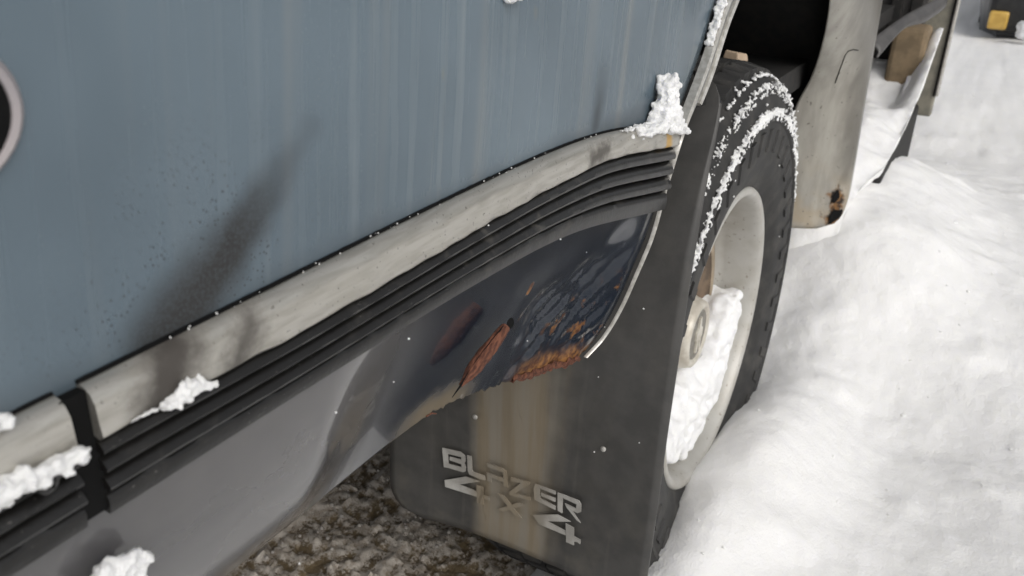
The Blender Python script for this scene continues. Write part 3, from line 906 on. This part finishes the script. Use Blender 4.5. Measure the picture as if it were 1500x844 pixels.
# ------------------------------------------------------------------ wheel house, front lower panel, sill and door opening
def front_body():
    # rear-facing wheel opening edge and lower corner ahead of the wheel
    I = [(.352,1.535,.300),(.43,1.540,.300),(.564,1.534,.286),(.624,1.520,.266),(.689,1.453,.247),(.758,1.362,.232),(.83,1.235,.222),(.885,1.10,.212)]
    S = [(.350,1.572,.222),(.357,1.592,.198),(.378,1.612,.186),(.43,1.620,.185),(.55,1.62,.189),(.642,1.62,.192),(.742,1.62,.195),(.83,1.60,.198),(.885,1.56,.200)]
    zs = lin(.3505, .885, 70)
    def f(z, t):
        ix, iy = interp(I, z); sx, sy = interp(S, z)
        r = smooth(.372, .352, z)
        if t <= 1.0:
            # convex roll from the opening edge out to the body side
            x = ix + (sx - ix) * (t ** 1.35)
            y = iy + (sy - iy) * (1 - (1 - t) ** 1.25)
            y -= .006 * sin(pi * t) * smooth(.40, .55, z)
            zz = z + .006 * r * 0
            dn = exp(-((z - .43) / .02) ** 2 - ((t - .85) / .1) ** 2) * .006
            return (x + dn, y + dn, zz)
        k = t - 1.0
        return (sx + .05 * k, sy + .004 * k, z)
    ts = lin(0, 1, 40) + [1.3, 1.7, 2.0]
    V, F = gridmesh(f, zs, ts)
    fp = solid(link("front_lower_panel", V, F, 'silver', VEH), .002, 0)
    # return of the door jamb
    V, F = gridmesh(lambda z, t: (interp(S, z)[0] + .05 + .012 * t, interp(S, z)[1] + .004 + .16 * t, z), lin(.3505, .885, 20), lin(0, 1, 8))
    solid(link("door_jamb", V, F, 'silver', VEH), .002)
    # rust hole in the lower corner
    V = [f(.374, .86)] + [f(.374 + .012 * sin(a) * (1 + .3 * sin(3 * a)), .86 + .10 * cos(a)) for a in lin(0, 2 * pi, 15)[:-1]]
    V = [(x - .004, y - .002, z) for x, y, z in V]
    link("rust_hole", V, [(0, i + 1, (i + 1) % 14 + 1) for i in range(14)], 'gap', fp)
    V = [f(.408, .78)] + [f(.408 + .010 * sin(a) * (1 + .35 * sin(2 * a)), .78 + .06 * cos(a)) for a in lin(0, 2 * pi, 15)[:-1]]
    V = [(x - .004, y - .002, z) for x, y, z in V]
    link("rust_hole", V, [(0, i + 1, (i + 1) % 14 + 1) for i in range(14)], 'gap', fp)
    # crack line in the paint
    tube("paint_crack", [tuple(Vector(f(z, t)) + Vector((-.0016, -.0010, 0))) for z, t in ((.668, .60), (.671, .50), (.669, .42), (.662, .385), (.650, .37), (.635, .355), (.612, .35))], .0007, 'gap', fp)
    # wheel house lining
    pr = [(.60, .236), (.60, .62)]
    A = lathe(pr, 60, a0=radians(8), a1=radians(138))
    B = lathe([(.60, .62), (.05, .62)], 60, a0=radians(8), a1=radians(150))
    V, F = merge([A, B])
    solid(link("wheel_house", V, F, 'black', VEH), .002)
    # under body
    box("floor_pan", -.20, 3.6, .285, 1.82, .60, .64, 'black', VEH)
    box("frame_rail", -.15, 3.6, .62, .70, .48, .598, 'black', VEH, .008)
    box("rear_closing_panel", .05, .36, .274, .284, .60, .70, 'black', VEH)
    tube("rear_axle", [(HX, .44, HZ), (HX, 1.6, HZ)], .045, 'black', VEH, 20)
    # rest of the body
    box("far_side", -.20, 3.7, 1.80, 1.86, .45, 1.06, 'blue', VEH, .02)
    box("tailgate", -.24, -.205, .25, 1.84, .66, 1.06, 'blue', VEH, .01)
    box("rear_bumper", -.33, -.23, .24, 1.85, .56, .72, 'rib', VEH, .02)
    # glass house
    P0 = [(-.22, .262, 1.06), (1.66, .262, 1.06), (1.60, .37, 1.56), (-.05, .37, 1.56)]
    link("side_glass", P0, [(0, 1, 2, 3)], 'glass', VEH, smooth=False)
    link("belt_rail", *boxv(-.22, 1.66, .235, .275, 1.05, 1.075), 'blue', VEH, smooth=False)
    link("rear_glass", [(-.22, .26, 1.06), (-.22, 1.80, 1.06), (-.05, 1.70, 1.56), (-.05, .37, 1.56)], [(0, 1, 2, 3)], 'glass', VEH, smooth=False)
    bevel(box("roof", -.06, 2.75, .355, 1.72, 1.56, 1.61, 'blue', VEH), .02)
    link("centre_pillar", *boxv(1.58, 1.68, .27, .37, .885, 1.57), 'blue', VEH, smooth=False)
    # sill, pillar and front wing beyond the open doorway
    bevel(box("sill", 1.85, 2.74, .240, .42, .235, .345, 'silver', VEH), .008)
    box("sill_shadow_block", 2.05, 2.755, .172, .224, .18, .375, 'black', VEH, .01)  # black block standing in for the shadow cavity under the sill
    V, F = merge([boxv(2.76, 2.80, .1385, .30, .34, 1.06)])
    pl = link("front_pillar", V, F, 'olive', VEH, smooth=False); bevel(pl, .006)
    bevel(box("pillar_edge", 2.752, 2.775, .1300, .1395, .40, 1.04, 'steel', pl), .003)
    box("pillar_seal", 2.7535, 2.762, .1405, .1440, .40, 1.04, 'gap', pl)
    V, F = gridmesh(lambda x, z: (x, .142 + .13 * ((x - 2.8) / 1.1) ** .8, z), lin(2.8, 3.9, 20), lin(.42, 1.02, 8))
    solid(link("front_wing", V, F, 'silver', VEH), .004)
    # inside: dark ribbed door card/dash wall, tan seat base and grey vinyl trim board
    w = box("dash_wall", 2.70, 2.75, .205, 1.7, .40, 1.0, 'vinyl', VEH)
    for i in range(7):
        box("rib", 2.682, 2.699, .215 + .05 * i, .245 + .05 * i, .45, .98, 'black', w, .003)
    bevel(box("seat_base", 2.56, 2.68, .176, .262, .44, .60, 'tan', VEH), .012)
    top = [(2.10, .262, .612), (2.25, .221, .652), (2.38, .190, .672), (2.50, .157, .690)]
    bot = [(2.10, .239, .580), (2.25, .213, .630), (2.35, .184, .636), (2.50, .164, .647)]
    V = []
    for i in range(24):
        t = 2.10 + .40 * i / 23
        a = (t, *interp(top, t)); b = (t, *interp(bot, t))
        for k in lin(0, 1, 8):
            V.append((a[0] + (b[0]-a[0]) * k + .012 * sin(pi * k), a[1] + (b[1]-a[1]) * k - .010 * sin(pi * k), a[2] + (b[2]-a[2]) * k))
    F = [(i*8+j, i*8+j+1, i*8+j+9, i*8+j+8) for i in range(23) for j in range(7)]
    solid(link("trim_board", V, F, 'vinyl', VEH), .006)
front_body()

# chip of wood lying on the tyre inside the wheel house
wc = link("wood_chip", [(1.150,.296,.692),(1.176,.288,.690),(1.182,.312,.690),(1.156,.318,.694),(1.152,.297,.7035),(1.174,.290,.7000),(1.179,.310,.7005),(1.158,.316,.7050)], [(0,1,2,3),(4,5,6,7),(0,1,5,4),(1,2,6,5),(2,3,7,6),(3,0,4,7)], 'wood', smooth=False)
bevel(wc, .002)
tag(wc, "small pale wood chip lying on top of the tyre tread", "wood chip")

# ------------------------------------------------------------------ snow on the vehicle
def rnd(a, b): return random.uniform(a, b)
def pile(path, n, rad, spread):
    """spheres scattered along a list of (x, y, z, r)"""
    S = []
    for _ in range(n):
        i = random.randrange(len(path) - 1); t = random.random()
        a, b = path[i], path[i + 1]
        p = [a[k] + (b[k] - a[k]) * t for k in range(4)]
        S.append((p[0] + rnd(-1, 1) * p[3] * spread, p[1] + rnd(-1, .4) * p[3] * spread, p[2] + rnd(-1, 1) * p[3] * spread, p[3] * rnd(.35, .8) * rad))
    return S
def snow_on_vehicle():
    S = []
    for _ in range(900):
        x = min(.677, random.gauss(.633, .019))
        base = .7290 - .22 * max(0, x - .60)
        top = base + .027 * exp(-((x - .630) / .010) ** 2) + .017 * exp(-((x - .637) / .024) ** 2) + .001
        z = base - .003 + (top - base) * random.random() ** .8
        S.append((x, rnd(.204, .218), z, rnd(.0012, .0036)))
    for _ in range(130):
        x = rnd(.56, .62); S.append((x, rnd(.213, .2195), interp(ZT, x)[0] + rnd(0, .003) * smooth(.555, .60, x), rnd(.0006, .0018)))
    clump("snow_clump", S, "tall peaked snow clump on the forward end of the bright strip beside the wheel arch", .0009, .0024, soft=4)
    S = []
    for _ in range(120):
        t = random.random()
        x = .168 + .016 * t + rnd(-.003, .003)
        z = .7195 + .007 * sin(pi * min(1, t * 1.1)) * random.random() - .001
        S.append((x, rnd(.2150, .2195), z, rnd(.0008, .0021)))
    for _ in range(60):
        x = rnd(.152, .172); S.append((x, rnd(.2165, .2185), .7202 + rnd(0, .0012), rnd(.0005, .0011)))
    clump("snow_clump", S, "small snow clump clinging to the lower edge of the sooty bright strip", .0006, .0018, soft=4)
    S = []
    for _ in range(170):
        x = rnd(.085, .1355); t = random.random()
        S.append((x, rnd(.2135, .2195), .7195 + .0065 * t * (1 - .4 * smooth(.12, .1355, x)) - .002 * random.random(), rnd(.0010, .0026)))
    clump("snow_clump", S, "ragged strip of snow lying along the short moulding piece above the screw", .0007, .002, soft=4)
    S = []
    for _ in range(110):
        x = rnd(.088, .1185); S.append((x, rnd(.219, .2235), .7385 + .0055 * random.random() * (1 - smooth(.10, .12, x) * .6), rnd(.0009, .0022)))
    clump("snow_clump", S, "snow lump on top of the short moulding piece against the blue paint", .0007, .002, soft=4)
    S = []
    for _ in range(200):
        a, r = rnd(0, 2 * pi), random.random() ** .5
        S.append((.1400 + .0125 * r * cos(a), rnd(.2190, .2240), .6640 + .0085 * r * sin(a), rnd(.0012, .0030)))
    clump("snow_clump", S, "rounded snow clump stuck on the dark lower panel below the moulding joint", .0007, .002, soft=4)
    # snow along the wheel arch trim and a dab on the paint
    S = []
    for _ in range(170):
        z = rnd(.772, .835)
        x = arch_x(z) - .004 - rnd(0, .009) * smooth(.77, .80, z)
        S.append((x, rnd(.2105, .217), z, rnd(.0012, .0032)))
    clump("snow_strip", S, "narrow strip of snow along the upper wheel arch trim", .0008, .002, cat="snow strip")
    S = [(rnd(.408, .420), rnd(.2235, .2262), .8355 + rnd(-.005, .005), rnd(.0015, .003)) for _ in range(60)]
    clump("snow_clump", S, "small snow dab on the blue panel well above the moulding", .0007, .001)
    # grit and frost on the joint above the strip
    S = []
    for _ in range(130):
        x = rnd(.15, .60)
        if noise.noise(Vector((x * 28, 0, 0))) < rnd(-.3, .45): continue
        S.append((x, yb(x) + .0056, interp(ZT, x)[0] + rnd(-.0004, .0010), rnd(.0002, .0006)))
    o = link("frost_grains", *blobs(S, ICO1), 'snowclump')
    tag(o, "fine frost grains along the upper edge of the bright strip", "frost", kind="stuff")
    # loose flakes on flap and tyre
    S = []
    for _ in range(6):
        z = rnd(.30, .72); y = interp(FLY, z)[0] + rnd(.004, .08)
        S.append((fxy(y, z) - .0062, y, z, rnd(.0005, .0010)))
    for _ in range(14):
        a = rnd(0, pi); r = rnd(.23, .34)
        S.append((HX + r * cos(a), .2295, HZ + r * sin(a), rnd(.0008, .0019)))
    for _ in range(8):
        x, z = rnd(.2, .6), rnd(.60, .72)
        S.append((x, yb(x) - .001 + (.004 if z < .68 else 0), z, rnd(.0003, .0007)))
    o = link("snow_flakes", *blobs(S, ICO1), 'snowclump')
    tag(o, "scattered single snowflakes on the mud flap and tyre", "snowflakes", kind="stuff")
    # ridges on the tyre shoulder and sidewall
    def ridge(r, y, a0, a1, n, rs, label, gap):
        S = []
        for _ in range(n):
            a = rnd(a0, a1)
            q = smooth(a1, a1 - .7, a) * smooth(a0, a0 + .25, a)
            if noise.noise(Vector((a * 9, r * 50, 0))) < -1 + gap * (1 - q) * 1.3: continue
            for _j in range(5):
                k = rs * (.16 + .24 * q) * rnd(.5, 1.2)
                dr = rnd(-.0055, .006) * (.35 + q); da = rnd(-.02, .02)
                S.append((HX + (r + dr) * cos(a + da), y + rnd(-.004, .003), HZ + (r + dr) * sin(a + da), k))
        a = a0 + .12
        while a < a1 - .30:
            S.append((HX + r * cos(a), y + .0008 * noise.noise(Vector((a * 30, 0, 0))), HZ + r * sin(a), .0017 + .0004 * noise.noise(Vector((a * 50, 1, 0)))))
            a += .004
        clump("snow_ridge", S, label, .0010, .0020, cat="snow ridge", soft=4)
    ridge(.333, .2375, radians(22), radians(168), 420, .0048, "outer arc of snow lying on the tyre shoulder", .75)
    ridge(.302, .2290, radians(18), radians(160), 420, .0054, "inner arc of snow lying on the tyre sidewall ledge", .85)
    # snow packed between shoulder tread blocks
    S = []
    for i in range(420):
        a = radians(60) + radians(80) * random.random()
        d_ = random.random() ** 2
        if noise.noise(Vector((a * 26, d_ * 2, 0))) < d_ * .8 - .25: continue
        S.append((HX + .3475 * cos(a) + .006 * d_ * cos(a), .246 + .022 * d_, HZ + (.3475 + .006 * d_) * sin(a), rnd(.0012, .0030)))
    sp_ = clump("snow_patch", S, "thin snow caught between the shoulder tread blocks of the tyre", .0010, .002, cat="snow patch", soft=2)
    sp_["kind"] = "stuff"
    # snow filling the lower half of the rim
    S = []
    while len(S) < 2200:
        a, r = rnd(pi * .98, 2 * pi * 1.0), .176 * random.random() ** .5
        x, z = HX + r * cos(a), HZ + r * sin(a)
        lim = HZ - .066 + .095 * smooth(HX + .04, HX + .17, x) - .02 * smooth(HX - .02, HX - .15, x)
        y = rnd(.262, .318)
        lim -= .05 * smooth(.295, .25, y) * smooth(HX + .12, HX, x)
        if z > lim: continue
        if hypot(x - HX, z - HZ) < .062 or (hypot(x - HX, z - HZ) < .092 and z > HZ - .065): continue
        S.append((x, y, z, rnd(.005, .012)))
    clump("snow_drift", S, "snow packed into the lower half of the silver wheel rim", .0020, .0010, cat="snow drift", soft=60)
    # drift lying over the sill in the doorway
    TOPZ = [(1.45,.12),(1.62,.17),(1.67,.21),(1.75,.315),(1.82,.358),(1.95,.378),(2.15,.405),(2.40,.462),(2.52,.530),(2.62,.590),(2.70,.60)]
    EDGE = [(1.45,.235),(1.72,.205),(1.90,.185),(2.0,.167),(2.4,.158),(2.62,.152),(2.70,.152)]
    def f(x, t):
        e = interp(EDGE, x)[0]; z = interp(TOPZ, x)[0]
        y = e + (.55 - e) * max(0, t)
        if t < 0:
            k = -t
            y = e + .05 * k ** 1.5 - .004 * sin(pi * min(1, 2 * k)) + .006 * noise.noise(Vector((x * 8, 0, 4 * t))) * min(1, 4 * k)
            g = max(ground_h(x, y) - .02, z - .085)
            return (x, y, z - .010 - (z - .010 - g) * (smooth(0, 1, k) * .45 + .55 * k) + .012 * fb(x, y, 2, 12, 4) * min(1, 4 * k))
        z += .030 * smooth(0, .25, t) * smooth(2.4, 2.1, x) - .055 * smooth(.45, 1, t) - .10 * smooth(2.25, 2.55, x) * smooth(0.01, .16, t) + .014 * fb(x, y, 2, 9, 4) + .003 * fb(x, y, 2, 50, 3) - .010 * smooth(.10, 0, t)
        return (x, y, z)
    V, F = gridmesh(f, lin(1.60, 2.68, 150), [-1 + .04 * i for i in range(25)] + lin(0, 1, 40))
    o = link("snow_drift", V, F, 'snow')
    tag(o, "sloping snow drift lying over the sill in the open doorway", "snow drift")
snow_on_vehicle()

# ------------------------------------------------------------------ parked car further along
def parked_car():
    c = empty("parked_car", (7.4, -.75, .2))
    tag(c, "dark parked car beyond the snow with an amber corner lamp", "car")
    X0, X1, Y0, Y1 = 5.55, 9.6, -1.60, .15
    def sec(x):     # half outline heights along the car
        k = smooth(X0, X0 + 1.2, x)
        return .62 + .28 * k
    us = lin(X0, X1, 40)
    prof = [(0, .30), (-.02, .40), (0, .55), (.02, .75), (.10, 1.0)]
    V, F = [], []
    n = 24
    for i, x in enumerate(us):
        e = .10 * (1 - smooth(X0, X0 + .35, x)) + .10 * smooth(X1 - .35, X1, x)
        h = sec(x) if x < X1 - 1 else sec(x) - .12 * smooth(X1 - 1, X1, x)
        ring = [(Y0 + e, .26), (Y0 + e - .03, .42), (Y0 + e - .03, .60), (Y0 + e + .05, h - .03), (Y0 + .2, h + .02), (-.7, h + .05), (Y1 - .2, h + .02), (Y1 - e - .05, h - .03), (Y1 - e + .03, .60), (Y1 - e + .03, .42), (Y1 - e, .26)]
        V += [(x, y, z) for y, z in ring]
    m = 11
    F = [(i*m+j, i*m+(j+1) % m, (i+1)*m+(j+1) % m, (i+1)*m+j) for i in range(39) for j in range(m)]
    F += [tuple(range(m)), tuple(range(39*m, 40*m))]
    link("body", V, F, 'carpaint', c)
    bm_ = box("bumper", 5.44, 5.62, Y0, Y1 - .03, .30, .52, 'carblack', c, .04)
    box("corner_lamp", 5.40, 5.46, .012, .105, .318, .410, 'amber', c, .012)
    box("corner_lamp", 5.40, 5.46, -1.56, -1.46, .318, .410, 'amber', c, .012)
    P = [(6.9, -1.45, .92), (8.9, -1.45, .92), (8.5, -1.25, 1.38), (7.4, -1.25, 1.38), (6.9, 0, .92), (8.9, 0, .92), (8.5, -.2, 1.38), (7.4, -.2, 1.38)]
    g = link("glass_house", P, [(0,1,2,3),(4,5,6,7),(0,1,5,4),(1,2,6,5),(2,3,7,6),(3,0,4,7)], 'glass', c, smooth=False); bevel(g, .05)
    for x in (6.35, 8.75):
        for (ya, yb_) in ((Y0 - .02, Y0 + .18), (Y1 - .18, Y1 + .02)):
            V, F = lathe([(.0005, ya), (.18, ya), (.19, ya - .01), (.29, ya), (.315, ya + .03), (.315, yb_ - .03), (.29, yb_), (.0005, yb_)], 40, c=(x, .50))
            link("wheel", V, F, 'tyre', c)
    S = [(5.30 + rnd(-.03, .03), -.085 + rnd(-.03, .03), .335 + rnd(-.02, .03), rnd(.02, .035)) for _ in range(40)]
    clump("snow_lump", S, "round snow lump in front of the dark parked car", .006, .01, cat="snow lump")
parked_car()
